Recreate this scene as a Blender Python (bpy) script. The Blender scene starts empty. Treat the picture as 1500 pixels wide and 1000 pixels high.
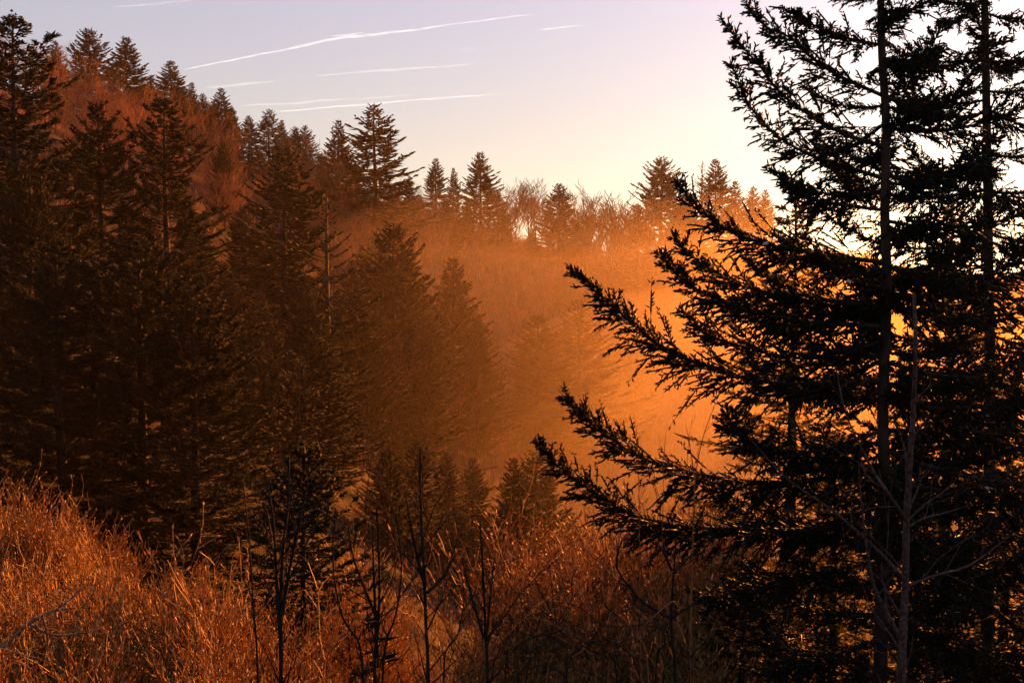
import bpy, math, random
import numpy as np
from mathutils import Vector, Matrix

# ------------------------------------------------------------------ camera, sky, sun, exposure
SC = bpy.context.scene
COL = SC.collection
R = math.radians
LENS, PITCH = 40.0, R(3.43)
F = 1500 * LENS / 36.0
cam_d = bpy.data.cameras.new('camera')
cam = bpy.data.objects.new('camera', cam_d)
COL.objects.link(cam)
cam_d.lens = LENS; cam_d.sensor_width = 36.0
cam_d.clip_start = 0.1; cam_d.clip_end = 60000
cam.location = (0, 0, 0)
cam.rotation_euler = (R(90) - PITCH, 0, 0)
SC.camera = cam

SUN_AZ, SUN_EL = R(25.5), R(10.5)          # azimuth measured from +Y towards +X
SUN_DIR = Vector((math.sin(SUN_AZ) * math.cos(SUN_EL), math.cos(SUN_AZ) * math.cos(SUN_EL), math.sin(SUN_EL)))
sun_d = bpy.data.lights.new('sun', 'SUN')
sun_d.energy = 5.0; sun_d.angle = R(0.5); sun_d.color = (1.0, 0.255, 0.024)
sun = bpy.data.objects.new('sun', sun_d)
COL.objects.link(sun)
sun.rotation_euler = (-SUN_DIR).to_track_quat('-Z', 'Y').to_euler()
sun.location = (60, 100, 80)

world = bpy.data.worlds.new('World'); SC.world = world; world.use_nodes = True
wn, wl = world.node_tree.nodes, world.node_tree.links
wn.clear()
w_out = wn.new('ShaderNodeOutputWorld'); w_bg = wn.new('ShaderNodeBackground')
w_sky = wn.new('ShaderNodeTexSky'); w_sky.sky_type = 'NISHITA'; w_sky.sun_disc = False
w_sky.sun_elevation = SUN_EL; w_sky.sun_rotation = SUN_AZ
w_sky.altitude = 1500; w_sky.air_density = 1.0; w_sky.dust_density = 1.6; w_sky.ozone_density = 1.5
w_hs = wn.new('ShaderNodeHueSaturation'); w_hs.inputs['Saturation'].default_value = 0.6
w_mul = wn.new('ShaderNodeMix'); w_mul.data_type = 'RGBA'; w_mul.blend_type = 'MULTIPLY'
w_mul.inputs['Factor'].default_value = 1.0
w_mul.inputs['B'].default_value = (0.97, 0.95, 1.05, 1)
w_gm = wn.new('ShaderNodeGamma'); w_gm.inputs['Gamma'].default_value = 0.55
wl.new(w_sky.outputs[0], w_gm.inputs['Color']); wl.new(w_gm.outputs[0], w_hs.inputs['Color']); wl.new(w_hs.outputs[0], w_mul.inputs['A'])
w_tc = wn.new('ShaderNodeTexCoord'); w_sp = wn.new('ShaderNodeSeparateXYZ'); w_cr = wn.new('ShaderNodeValToRGB')
w_cr.color_ramp.elements[0].position = 0.0; w_cr.color_ramp.elements[0].color = (1.0, 0.91, 0.64, 1)
w_cr.color_ramp.elements[1].position = 0.24; w_cr.color_ramp.elements[1].color = (0.97, 0.885, 1.0, 1)
wl.new(w_tc.outputs['Generated'], w_sp.inputs[0]); wl.new(w_sp.outputs['Z'], w_cr.inputs[0]); wl.new(w_cr.outputs[0], w_mul.inputs['B'])
wl.new(w_mul.outputs['Result'], w_bg.inputs['Color']); w_bg.inputs['Strength'].default_value = 0.071
wl.new(w_bg.outputs[0], w_out.inputs['Surface'])

SC.view_settings.view_transform = 'Standard'; SC.view_settings.look = 'None'
SC.view_settings.exposure = 2.0; SC.view_settings.gamma = 1.0
SC.view_settings.use_curve_mapping = False
SC.render.engine = 'CYCLES'
cy = SC.cycles
cy.max_bounces = 5; cy.diffuse_bounces = 2; cy.glossy_bounces = 2; cy.transmission_bounces = 3
cy.transparent_max_bounces = 8; cy.volume_bounces = 0
cy.use_denoising = True
cy.sample_clamp_indirect = 4.0

HAZE_DENSITY, HAZE_G, MIST_G = 0.00007, 0.4, 0.70

# ------------------------------------------------------------------ pixel -> point helpers
def ray(u, v):
    cx, cyy = (u - 750) / F, -(v - 500) / F
    return Vector((cx, math.cos(PITCH) + cyy * math.sin(PITCH), cyy * math.cos(PITCH) - math.sin(PITCH)))
def at(u, v, Y):
    d = ray(u, v); return d * (Y / d.y)
def far(Y): return Y if Y < 80 else 80 + (Y - 80) * 2.2      # stretch of the far side of the valley

# ------------------------------------------------------------------ object helpers
def link(o, parent=None):
    COL.objects.link(o)
    if parent is not None: o.parent = parent
    return o
def tag(o, label=None, cat=None, group=None, kind=None):
    if label: o['label'] = label
    if cat: o['category'] = cat
    if group: o['group'] = group
    if kind: o['kind'] = kind
    return o
def empty(name, loc=(0, 0, 0)):
    o = bpy.data.objects.new(name, None); o.empty_display_size = 0.3
    o.location = loc
    return link(o)
def mobj(name, me, parent=None):
    return link(bpy.data.objects.new(name, me), parent)

class Geo:
    def __init__(self): self.v, self.f, self.n = [], [], 0
    def add(self, VF):
        V, Fc = VF
        if len(V) == 0: return self
        self.v.append(np.asarray(V, np.float32).reshape(-1, 3)); self.f.append(np.asarray(Fc, np.int64).reshape(-1, 3) + self.n)
        self.n += len(self.v[-1]); return self
    def mesh(self, name, mat, smooth=False):
        V = np.concatenate(self.v); Fc = np.concatenate(self.f)
        me = bpy.data.meshes.new(name)
        me.vertices.add(len(V)); me.vertices.foreach_set('co', V.ravel())
        me.loops.add(len(Fc) * 3); me.loops.foreach_set('vertex_index', Fc.astype(np.int32).ravel())
        me.polygons.add(len(Fc)); me.polygons.foreach_set('loop_start', (np.arange(len(Fc)) * 3).astype(np.int32))
        if smooth: me.polygons.foreach_set('use_smooth', np.ones(len(Fc), bool))
        me.update(calc_edges=True)
        me.materials.append(mat)
        return me

def norm(a): return a / np.maximum(np.linalg.norm(a, axis=-1, keepdims=True), 1e-9)

def tubes(P, Rr, sides=3):
    """P (B,K,3) centre lines, Rr (B,K) radii -> one mesh of B tubes"""
    P = np.asarray(P, float); Rr = np.asarray(Rr, float)
    B, K, _ = P.shape
    if B == 0: return np.zeros((0, 3)), np.zeros((0, 3), int)
    T = norm(np.gradient(P, axis=1))
    m = norm(P[:, -1] - P[:, 0])
    ref = np.where((np.abs(m[:, 2:3]) > 0.8), np.array([[1.0, 0, 0]]), np.array([[0, 0, 1.0]]))[:, None, :]
    n1 = norm(np.cross(T, np.broadcast_to(ref, T.shape))); n2 = np.cross(T, n1)
    a = np.arange(sides) * 2 * np.pi / sides
    V = P[:, :, None, :] + Rr[:, :, None, None] * (np.cos(a)[None, None, :, None] * n1[:, :, None, :] + np.sin(a)[None, None, :, None] * n2[:, :, None, :])
    idx = np.arange(B * K * sides).reshape(B, K, sides)
    q0 = idx[:, :-1, :]; q1 = np.roll(q0, -1, 2); q2 = idx[:, 1:, :]; q3 = np.roll(q2, -1, 2)
    tri = np.concatenate([np.stack([q0, q1, q3], -1).reshape(-1, 3), np.stack([q0, q3, q2], -1).reshape(-1, 3)])
    return V.reshape(-1, 3), tri

def spindle(sides, rings):
    V = [(0, 0, 0)]; Fc = []
    for k, (z, r) in enumerate(rings):
        for i in range(sides):
            a = 2 * math.pi * (i + 0.5 * (k % 2)) / sides
            V.append((r * math.cos(a), r * math.sin(a), z))
    V.append((0, 0, 1.0)); last = len(V) - 1
    for i in range(sides):
        j = (i + 1) % sides
        Fc.append((0, 1 + j, 1 + i))
        for k in range(len(rings) - 1):
            a, b = 1 + k * sides, 1 + (k + 1) * sides
            Fc += [(a + i, a + j, b + i), (a + j, b + j, b + i)]
        b = 1 + (len(rings) - 1) * sides
        Fc.append((b + i, b + j, last))
    return np.array(V, float), np.array(Fc)
SPIN1 = spindle(3, [(0.45, 1.0)])
SPIN2 = spindle(3, [(0.22, 0.9), (0.8, 0.85)])

def inst(tmpl, pos, dirn, length, width, rs):
    tv, tf = tmpl
    N = len(pos)
    if N == 0: return np.zeros((0, 3)), np.zeros((0, 3), int)
    d = norm(dirn)
    rnd = rs.normal(size=(N, 3)); x = norm(np.cross(d, rnd)); y = np.cross(d, x)
    V = (pos[:, None, :] + x[:, None, :] * (tv[None, :, 0:1] * width[:, None, None]) + y[:, None, :] * (tv[None, :, 1:2] * width[:, None, None])
         + d[:, None, :] * (tv[None, :, 2:3] * length[:, None, None]))
    Fc = tf[None] + (np.arange(N) * len(tv))[:, None, None]
    return V.reshape(-1, 3), Fc.reshape(-1, 3)

def sample(P, b, s):
    """point and tangent on polyline b of P at parameter s in [0,1]"""
    K = P.shape[1]; t = np.clip(s, 0, 0.9999) * (K - 1); i = t.astype(int); f = (t - i)[:, None]
    p0, p1 = P[b, i], P[b, i + 1]
    return p0 * (1 - f) + p1 * f, norm(p1 - p0)

# ------------------------------------------------------------------ materials
def new_mat(name):
    m = bpy.data.materials.new(name); m.use_nodes = True
    n = m.node_tree.nodes; n.clear()
    return m, n, m.node_tree.links, n.new('ShaderNodeOutputMaterial')

def noise_col(n, l, c0, c1, scale, detail=3, coord='Object', lo=0.35, hi=0.65):
    tc = n.new('ShaderNodeTexCoord'); tx = n.new('ShaderNodeTexNoise')
    tx.inputs['Scale'].default_value = scale; tx.inputs['Detail'].default_value = detail
    l.new(tc.outputs[coord], tx.inputs['Vector'])
    rp = n.new('ShaderNodeValToRGB')
    rp.color_ramp.elements[0].position = lo; rp.color_ramp.elements[0].color = (*c0, 1)
    rp.color_ramp.elements[1].position = hi; rp.color_ramp.elements[1].color = (*c1, 1)
    l.new(tx.outputs[0], rp.inputs[0])
    return rp.outputs[0], tx

def leaf_mat(name, c0, c1, t0, scale=1.5, trans=0.4, rough=0.6, spec=0.25, lo=0.35, hi=0.65):
    m, n, l, out = new_mat(name)
    c, _ = noise_col(n, l, c0, c1, scale, lo=lo, hi=hi)
    p = n.new('ShaderNodeBsdfPrincipled'); l.new(c, p.inputs['Base Color'])
    p.inputs['Roughness'].default_value = rough; p.inputs['Specular IOR Level'].default_value = spec
    t = n.new('ShaderNodeBsdfTranslucent'); t.inputs['Color'].default_value = (*t0, 1)
    mx = n.new('ShaderNodeMixShader'); mx.inputs[0].default_value = trans
    l.new(p.outputs[0], mx.inputs[1]); l.new(t.outputs[0], mx.inputs[2]); l.new(mx.outputs[0], out.inputs['Surface'])
    return m
def wood_mat(name, c0, c1, scale=8, rough=0.85, bump=0.4):
    m, n, l, out = new_mat(name)
    c, tx = noise_col(n, l, c0, c1, scale, 5)
    p = n.new('ShaderNodeBsdfPrincipled'); l.new(c, p.inputs['Base Color'])
    p.inputs['Roughness'].default_value = rough; p.inputs['Specular IOR Level'].default_value = 0.2
    b = n.new('ShaderNodeBump'); b.inputs['Strength'].default_value = bump; b.inputs['Distance'].default_value = 0.01
    l.new(tx.outputs[0], b.inputs['Height']); l.new(b.outputs[0], p.inputs['Normal'])
    l.new(p.outputs[0], out.inputs['Surface'])
    return m

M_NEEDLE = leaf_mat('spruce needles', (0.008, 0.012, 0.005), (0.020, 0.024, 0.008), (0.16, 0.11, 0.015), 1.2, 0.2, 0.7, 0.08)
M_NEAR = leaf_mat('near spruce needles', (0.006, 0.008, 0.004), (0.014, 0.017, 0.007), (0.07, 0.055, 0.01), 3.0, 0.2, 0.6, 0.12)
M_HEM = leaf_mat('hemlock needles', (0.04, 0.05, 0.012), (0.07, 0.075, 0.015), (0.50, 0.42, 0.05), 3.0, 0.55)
M_BARK = wood_mat('spruce bark', (0.018, 0.012, 0.010), (0.055, 0.036, 0.028), 6)
M_TWIG = wood_mat('red brown bare twigs', (0.15, 0.05, 0.022), (0.32, 0.115, 0.045), 0.6)
M_RIDGE = wood_mat('dark bare ridge twigs', (0.08, 0.035, 0.015), (0.17, 0.08, 0.03), 0.6)
M_DARK = wood_mat('dark stem bark', (0.007, 0.005, 0.004), (0.022, 0.014, 0.011), 14)
M_PALE = wood_mat('pale speckled bark', (0.022, 0.012, 0.011), (0.095, 0.055, 0.048), 40)
M_DRY = leaf_mat('dry shrub stems', (0.07, 0.038, 0.015), (0.52, 0.33, 0.12), (0.60, 0.38, 0.11), 5.0, 0.36, 0.55, 0.25, 0.44, 0.6)  # strong dark-to-bright noise imitates sunlit twigs against shaded gaps
M_GRASS = leaf_mat('dry grass blades', (0.05, 0.03, 0.015), (0.25, 0.15, 0.07), (0.3, 0.17, 0.06), 1.0, 0.2, 0.7, 0.2)
M_GREY = wood_mat('grey dead limb', (0.06, 0.045, 0.03), (0.20, 0.15, 0.10), 18)

def ground_mat():
    m, n, l, out = new_mat('leaf litter ground')
    c, tx = noise_col(n, l, (0.008, 0.007, 0.004), (0.026, 0.015, 0.009), 0.35, 8)
    p = n.new('ShaderNodeBsdfPrincipled'); l.new(c, p.inputs['Base Color']); p.inputs['Roughness'].default_value = 0.95
    p.inputs['Specular IOR Level'].default_value = 0.1
    b = n.new('ShaderNodeBump'); b.inputs['Strength'].default_value = 0.8; b.inputs['Distance'].default_value = 0.3
    t2 = n.new('ShaderNodeTexNoise'); t2.inputs['Scale'].default_value = 2.5; t2.inputs['Detail'].default_value = 6
    l.new(t2.outputs[0], b.inputs['Height']); l.new(b.outputs[0], p.inputs['Normal'])
    l.new(p.outputs[0], out.inputs['Surface'])
    return m
M_GROUND = ground_mat()

# ------------------------------------------------------------------ terrain (thin plate surface through known ground points)
CP = [(0, 0, -1.7), (-10, 0, -1.4), (12, 0, -2.2), (-30, 0, 1.0), (40, 0, -5.0), (-80, 0, 8), (90, 0, -9),
      (0, 6, -3.9), (-6, 6, -3.0), (5, 8, -5.0), (12, 10, -6.2), (-12, 12, -4.2), (0, 15, -6.9), (4, 12, -5.8),
      (1, 22, -7.0), (4, 24, -7.3), (-3.5, 22, -8.9), (-6.6, 20, -8.0), (-9.6, 21, -5.9), (-12.5, 22, -5.0), (-18, 24, -5.0), (-12, 30, -10.2), (-20, 34, -8.6), (0, 34, -16.5), (12, 26, -11), (25, 30, -15),
      (-17.5, 53, -15), (-20.7, 50, -13), (-9, 50, -20.5), (-31, 70, -7.5), (-40, 50, -4), (-27, 75, -9.5), (-24, 78, -10.5),
      (0, 55, -27), (0, 80, -34), (16, 60, -31), (20, 100, -38), (30, 150, -34), (10, 110, -34), (1, 112, -28),
      (-12, 120, -12), (-22, 108, -8.5), (-8, 130, -14), (10, 150, -25), (25, 190, -16), (50, 120, -38), (60, 185, -20),
      (-60, 60, 7), (-60, 20, 6), (-85, 90, 20), (-47, 105, 11), (-39, 110, 8), (-34, 125, 7.5), (-24, 160, 8), (-5.4, 180, 2.5), (11, 195, -6),
      (-58, 150, 19.5), (-67, 150, 22.5), (-90, 150, 27), (-130, 150, 30), (-44, 165, 17), (-33, 185, 13), (-18, 205, 9.5), (0, 225, 5.5),
      (21, 235, 3.0), (35, 235, 3), (56, 235, 4), (92, 240, 0), (140, 250, -6), (200, 250, -10), (100, 160, -20), (90, 80, -24), (140, 40, -18), (140, 150, -20),
      (-130, 230, 10), (-60, 230, 2), (-30, 255, -4), (0, 275, -14), (40, 285, -14), (100, 285, -14), (200, 290, -16), (-200, 280, 0),
      (-200, 100, 36), (-200, 0, 20), (-200, -40, 18), (0, -40, -1), (60, -40, -4), (200, -40, -10), (220, 100, -16), (-60, -40, 6)]
CP = [(a * far(b) / b, far(b), c * far(b) / b) if b > 80 else (a, b, c) for a, b, c in CP]
def tps_fit(cp):
    X = np.array([(a, b) for a, b, _ in cp], float) / 100.0; Z = np.array([c for *_, c in cp], float); N = len(X)
    D = np.linalg.norm(X[:, None] - X[None], axis=-1)
    K = np.where(D > 0, D * D * np.log(D + 1e-12), 0) + np.eye(N) * 0.002
    Pm = np.hstack([np.ones((N, 1)), X]); A = np.zeros((N + 3, N + 3)); A[:N, :N] = K; A[:N, N:] = Pm; A[N:, :N] = Pm.T
    w = np.linalg.solve(A, np.concatenate([Z, np.zeros(3)]))
    return X, w
_X, _W = tps_fit(CP)
_rg = np.random.default_rng(3)
_wv = [(_rg.uniform(0.15, 1.1), _rg.uniform(0, 6.3), _rg.uniform(0, 6.3)) for _ in range(14)]
def height(x, y):
    x = np.atleast_1d(np.asarray(x, float)); y = np.atleast_1d(np.asarray(y, float))
    q = np.stack([x, y], -1) / 100.0
    D = np.linalg.norm(q[:, None] - _X[None], axis=-1)
    z = (np.where(D > 0, D * D * np.log(D + 1e-12), 0) @ _W[:-3]) + _W[-3] + q @ _W[-2:]
    for k, a, ph in _wv:
        z = z + 0.14 / (0.4 + k) * np.sin(k * (x * math.cos(a) + y * math.sin(a)) + ph)
    return z
def H(x, y): return float(height(x, y)[0])

def build_terrain():
    def axis(lo, hi, f0, f1, fine, coarse):
        a = list(np.arange(lo, f0, coarse)) + list(np.arange(f0, f1, fine)) + list(np.arange(f1, hi + 0.1, coarse)); return np.array(a)
    xs = axis(-420, 420, -60, 60, 1.0, 6.0); ys = axis(-36, 535, -4, 120, 1.0, 4.0)
    XX, YY = np.meshgrid(xs, ys)
    Z = np.concatenate([height(XX[i], YY[i]) for i in range(len(ys))]).reshape(XX.shape)
    nx, ny = len(xs), len(ys); idx = np.arange(nx * ny).reshape(ny, nx)
    a, b, c, d = idx[:-1, :-1], idx[:-1, 1:], idx[1:, 1:], idx[1:, :-1]
    tri = np.concatenate([np.stack([a, b, c], -1).reshape(-1, 3), np.stack([a, c, d], -1).reshape(-1, 3)])
    g = Geo().add((np.stack([XX, YY, Z], -1).reshape(-1, 3), tri))
    o = mobj('ground', g.mesh('ground', M_GROUND, True)); tag(o, 'brown leaf littered hillside falling into the misty valley', 'ground', kind='structure')
    return Z
_Z = build_terrain()

def crest(u):
    Ys = np.arange(150, 470, 3.0); xs = (u - 750) / F * Ys; e = height(xs, Ys) / Ys; i = int(np.argmax(e))
    return float(Ys[i]), 500 - F * math.tan(math.atan(e[i]) + PITCH)
# ------------------------------------------------------------------ conifers
def spruce_mesh(seed, h=18.0, rad=0.19, c0=0.08, spacing=0.5, detail=0, droop=0.35, up=0.38, ragged=0.25, sparse=1.0, power=0.8,
                el=0.46, ew=0.062, mat=None, top_e=0.9, bot_e=-0.28, name='spruce'):
    """one conifer of height h at the origin: (trunk mesh, crown mesh)"""
    rs = np.random.default_rng(seed)
    zs = np.linspace(0, h, 14); wob = np.cumsum(rs.normal(0, 0.02, (14, 2)), 0) * (h / 18)
    tp = np.stack([wob[:, 0], wob[:, 1], zs], -1); tr = np.interp(zs / h, [0, 0.05, 1], [0.016, 0.0125, 0.0012]) * h
    trunk = Geo().add(tubes(tp[None], tr[None], 7))
    P, L = [], []
    z = c0 * h; az0 = rs.uniform(0, 6.28)
    while z < h * 0.99:
        t = (z - c0 * h) / (h * (1 - c0))
        nb = 5 if t < 0.85 else 4
        env = rad * h * ((1 - t) ** power) * (0.55 + 0.45 * min(1, t / 0.12)) * rs.uniform(1 - ragged, 1 + 0.45 * ragged) + 0.10
        az0 += rs.uniform(0.4, 0.9)
        for k in range(nb):
            if rs.random() > sparse: continue
            ln = env * rs.uniform(1 - 1.3 * ragged, 1.1)
            az = az0 + k * 2 * math.pi / nb + rs.normal(0, 0.2)
            e = bot_e + (top_e - bot_e) * t ** 1.6 + rs.normal(0, 0.09)
            c = up * rs.uniform(0.6, 1.4) * (1 - 0.5 * t)
            s = np.linspace(0, 1, 7)
            rr = ln * s * (1 - 0.1 * s * s); side = rs.normal(0, 0.10) * ln * s * s
            zz = ln * (e * s + c * s ** 2.2) + z + rs.normal(0, 0.12)
            bx, by = np.interp(z, zs, wob[:, 0]), np.interp(z, zs, wob[:, 1])
            P.append(np.stack([bx + rr * math.cos(az) - side * math.sin(az), by + rr * math.sin(az) + side * math.cos(az), zz], -1)); L.append(ln)
        z += spacing * rs.uniform(0.7, 1.3) * (1.0 - 0.45 * t)
    P = np.array(P); L = np.array(L)
    crown = Geo()
    br = np.linspace(1, 0.25, 7)[None] * (0.012 + 0.008 * L[:, None])
    crown.add(tubes(P, br, 3))
    # branchlets: both sides of every branch, denser towards the tip, with hanging ones beneath
    nj = np.maximum(4, (L / (0.20 if detail == 0 else 0.16) * (3.6 if detail == 0 else 2.0)).astype(int))
    b = np.repeat(np.arange(len(P)), nj); n = len(b)
    s = 0.10 + 0.90 * rs.random(n) ** 0.75
    pos, tan = sample(P, b, s)
    upv = np.array([0, 0, 1.0]); side = norm(np.cross(tan, upv)) * np.where(rs.random(n) < 0.5, 1, -1)[:, None]
    ph = rs.uniform(0.45, 1.1, n)[:, None]
    dr = tan * np.cos(ph) + side * np.sin(ph)
    dr[:, 2] -= droop * rs.uniform(-0.4, 1.6, n) * (1.15 - s)
    dr[:, 2] += 0.35 * rs.random(n) * s
    dr = norm(dr)
    ln = (el * (0.5 + 0.9 * (1 - s)) * np.clip(L[b] / 1.6, 0.45, 1.25)) * rs.uniform(0.6, 1.25, n)
    if detail == 0:
        crown.add(inst(SPIN1, pos, dr, ln, ew * rs.uniform(0.7, 1.3, n), rs))
    else:
        ns = 8
        crown.add(inst(SPIN1, pos, dr, ln, np.full(n, ew * 0.5), rs))
        bb = np.repeat(np.arange(n), ns); q = np.tile((np.arange(ns) + 0.6) / ns, n)
        p2 = pos[bb] + dr[bb] * (ln[bb] * q)[:, None]
        sd = norm(np.cross(dr[bb], rs.normal(0, 1, (len(bb), 3)) * np.array([0.5, 0.5, 1.0])))
        a2 = rs.uniform(0.4, 1.0, len(bb))[:, None]
        d2 = dr[bb] * np.cos(a2) + sd * np.sin(a2); d2[:, 2] -= droop * 0.4 * rs.random(len(bb))
        l2 = el * 0.34 * rs.uniform(0.6, 1.3, len(bb)) * (1.15 - 0.5 * q)
        crown.add(inst(SPIN1, p2, d2, l2, ew * 0.33 * rs.uniform(0.8, 1.3, len(bb)), rs))
    # leading tip of each branch and of the tree
    tb = np.arange(len(P)); p, t_ = sample(P, tb, np.full(len(P), 0.93))
    crown.add(inst(SPIN1, p, t_, np.clip(0.25 * L, 0.15, 0.5), np.full(len(P), ew * 0.9), rs))
    crown.add(inst(SPIN1, np.array([[wob[-1, 0], wob[-1, 1], h - 0.5]]), np.array([[0, 0, 1.0]]), np.array([0.75]), np.array([0.05]), rs))
    return trunk.mesh(name + ' trunk', M_BARK, True), crown.mesh(name + ' crown', mat or M_NEEDLE), h

FK = dict(spacing=0.40, el=0.58, ew=0.07, top_e=0.75)
FAR = [spruce_mesh(11, rad=0.25, ragged=0.22, power=0.74, **FK), spruce_mesh(12, rad=0.23, ragged=0.30, up=0.5, power=0.8, **FK), spruce_mesh(13, rad=0.29, ragged=0.42, droop=0.5, power=0.7, **{**FK, 'spacing': 0.52}),
       spruce_mesh(14, rad=0.25, ragged=0.22, up=0.30, power=0.75, **FK), spruce_mesh(15, rad=0.31, ragged=0.3, up=0.6, bot_e=-0.1, power=0.75, **{**FK, 'spacing': 0.48}),
       spruce_mesh(16, rad=0.20, ragged=0.4, sparse=0.6, spacing=0.7, el=0.34, droop=0.15, power=0.8)]
MID = [spruce_mesh(21, h=18, rad=0.30, detail=1, ragged=0.28, spacing=0.50, el=0.5, ew=0.075, power=0.72), spruce_mesh(22, h=20, rad=0.27, detail=1, ragged=0.38, spacing=0.58, el=0.5, ew=0.075, power=0.7),
       spruce_mesh(23, h=18, rad=0.36, detail=1, ragged=0.25, spacing=0.50, el=0.5, ew=0.075, power=0.7)]
SMALL = [spruce_mesh(31, h=5.0, rad=0.32, detail=1, ragged=0.2, spacing=0.19, el=0.26, ew=0.045, c0=0.03, up=0.3, power=0.85),
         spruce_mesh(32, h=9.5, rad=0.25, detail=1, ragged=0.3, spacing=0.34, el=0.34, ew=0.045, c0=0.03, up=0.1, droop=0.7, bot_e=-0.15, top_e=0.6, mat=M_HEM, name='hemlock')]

def plant(kind, mesh, loc, h, label, cat, group=None, wid=1.0, rot=None, lean=0.0):
    wid = wid * (1.40 if mesh in FAR else 1.0)
    root = empty(kind, loc)
    tr, cr, h0 = mesh; sc = h / h0
    a = mobj('trunk', tr, root); b = mobj('crown', cr, root)
    root.scale = (sc * wid * 1.22, sc * wid * 1.22, sc)
    root.rotation_euler = (lean * 0.6, lean, rot if rot is not None else random.uniform(0, 6.28))
    tag(root, label, cat, group)
    return root
random.seed(5)
TREES = []
def spruce_at(u, v, Y, mesh, label, group=None, wid=1.0, rot=None, sink=0.0, kind='spruce_tree', cat='spruce', lean=0.0, hmax=34):
    Y = far(Y)
    if Y > 150: Y = min(Y, crest(u)[0] - random.uniform(3, 22))
    p = at(u, v, Y); g = H(p.x, p.y)
    while p.z - g > hmax and Y < crest(u)[0] - 4:
        Y += 4; p = at(u, v, Y); g = H(p.x, p.y)
    h = max(2.0, p.z - g + 0.25)
    TREES.append((u, v, Y, round(g, 1), round(h, 1)))
    return plant(kind, mesh, (p.x, p.y, g - 0.25), h, label, cat, group, wid, rot, lean)

# the big dark spruces below the ridge
spruce_at(12, 28, 66, MID[1], 'tall ragged spruce with wide flat layers standing highest over the leafless slope', wid=1.25, rot=1.0)
spruce_at(147, 158, 74, MID[0], 'broad dark spruce with a spiky many-pronged top beside its taller twin', wid=1.0, rot=2.0)
spruce_at(238, 148, 77, MID[1], 'tall dark spruce with a slim straight tip and tiered branches', wid=1.15, rot=0.3)
spruce_at(40, 232, 60, MID[0], 'shorter spruce with gold tipped crown under the tallest ragged spruce', wid=0.9, rot=4.0)
spruce_at(82, 350, 50, MID[1], 'dark pointed spruce crowding the broad gold fringed spruce', wid=1.3, rot=3.3)
spruce_at(205, 350, 53, MID[2], 'broad black spruce with gold fringed branch tips above the dry brush', wid=1.35, rot=5.1)
spruce_at(285, 430, 51, MID[0], 'gold fringed spruce leaning out over the dark valley floor', wid=1.3, rot=0.9)
spruce_at(442, 664, 20, SMALL[0], 'small young spruce standing alone among the bare dark saplings', wid=1.15, rot=1.7, kind='young_spruce')

# trees stepping down the far slope
spruce_at(410, 216, 105, FAR[2], 'dark spruce with a bushy flat layered top rising over the red slope', wid=1.0, rot=0.2)
spruce_at(479, 290, 100, FAR[5], 'thin half bare spruce with a see-through pole-like top', wid=0.95, rot=2.2)
spruce_at(578, 328, 114, FAR[4], 'wide spruce with upswept arms in front of the orange mist', wid=0.95, rot=1.2)
spruce_at(664, 377, 124, FAR[1], 'slender brown-hazed spruce beside the wide upswept spruce', wid=1.0, rot=3.0)
spruce_at(770, 518, 146, FAR[0], 'small spruce with bright edged twigs low in the glowing mist', wid=0.85, rot=3.6)
spruce_at(787, 460, 136, FAR[3], 'faint spruce top dissolving in the glowing mist', wid=1.2, rot=0.6)
spruce_at(852, 440, 142, FAR[2], 'pale ghostly spruce nearly lost in the brightest mist', wid=1.1, rot=2.6)
spruce_at(327, 208, 122, FAR[4], 'reddish hazed spruce standing alone on the leafless slope', wid=0.7, rot=1.4)
spruce_at(552, 154, 150, FAR[2], 'large craggy spruce towering against the sky where the ridge dips', wid=1.1, rot=3.9)
spruce_at(496, 176, 156, FAR[1], 'thinner spruce close behind the large craggy ridge spruce', wid=0.9, rot=2.9)
spruce_at(638, 232, 200, FAR[3], 'neat conical ridge spruce with open bottle-brush top', wid=0.85, rot=2.0)
spruce_at(664, 246, 205, FAR[1], 'small thin ridge spruce next to the bottle-brush one', wid=0.7, rot=4.4)
spruce_at(704, 224, 190, FAR[0], 'full dark conical spruce beside the leafless ridge trees', wid=1.0, rot=5.0)
spruce_at(818, 270, 208, FAR[0], 'short conical spruce between two leafless ridge trees', wid=1.15, rot=1.1)
spruce_at(968, 230, 190, FAR[4], 'broad open spruce with sky showing through its orange lit arms', wid=1.1, rot=4.7)
spruce_at(1048, 233, 214, FAR[3], 'hazy orange ridge spruce with a sturdy top next to a bare leader', wid=0.9, rot=0.4)
spruce_at(1029, 236, 218, FAR[5], 'thin bare-topped ridge spruce leaning on its hazy neighbour', wid=0.8, rot=1.9)
spruce_at(1077, 265, 218, FAR[1], 'small hazy ridge spruce on the shoulder of the sturdier one', wid=0.9, rot=5.9)
spruce_at(1104, 274, 222, FAR[0], 'first of two short twin spruces fading into the sun glare', 'twin ridge spruces', wid=0.8, rot=3.1)
spruce_at(1122, 279, 224, FAR[0], 'second of two short twin spruces fading into the sun glare', 'twin ridge spruces', wid=0.75, rot=4.1)
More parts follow.
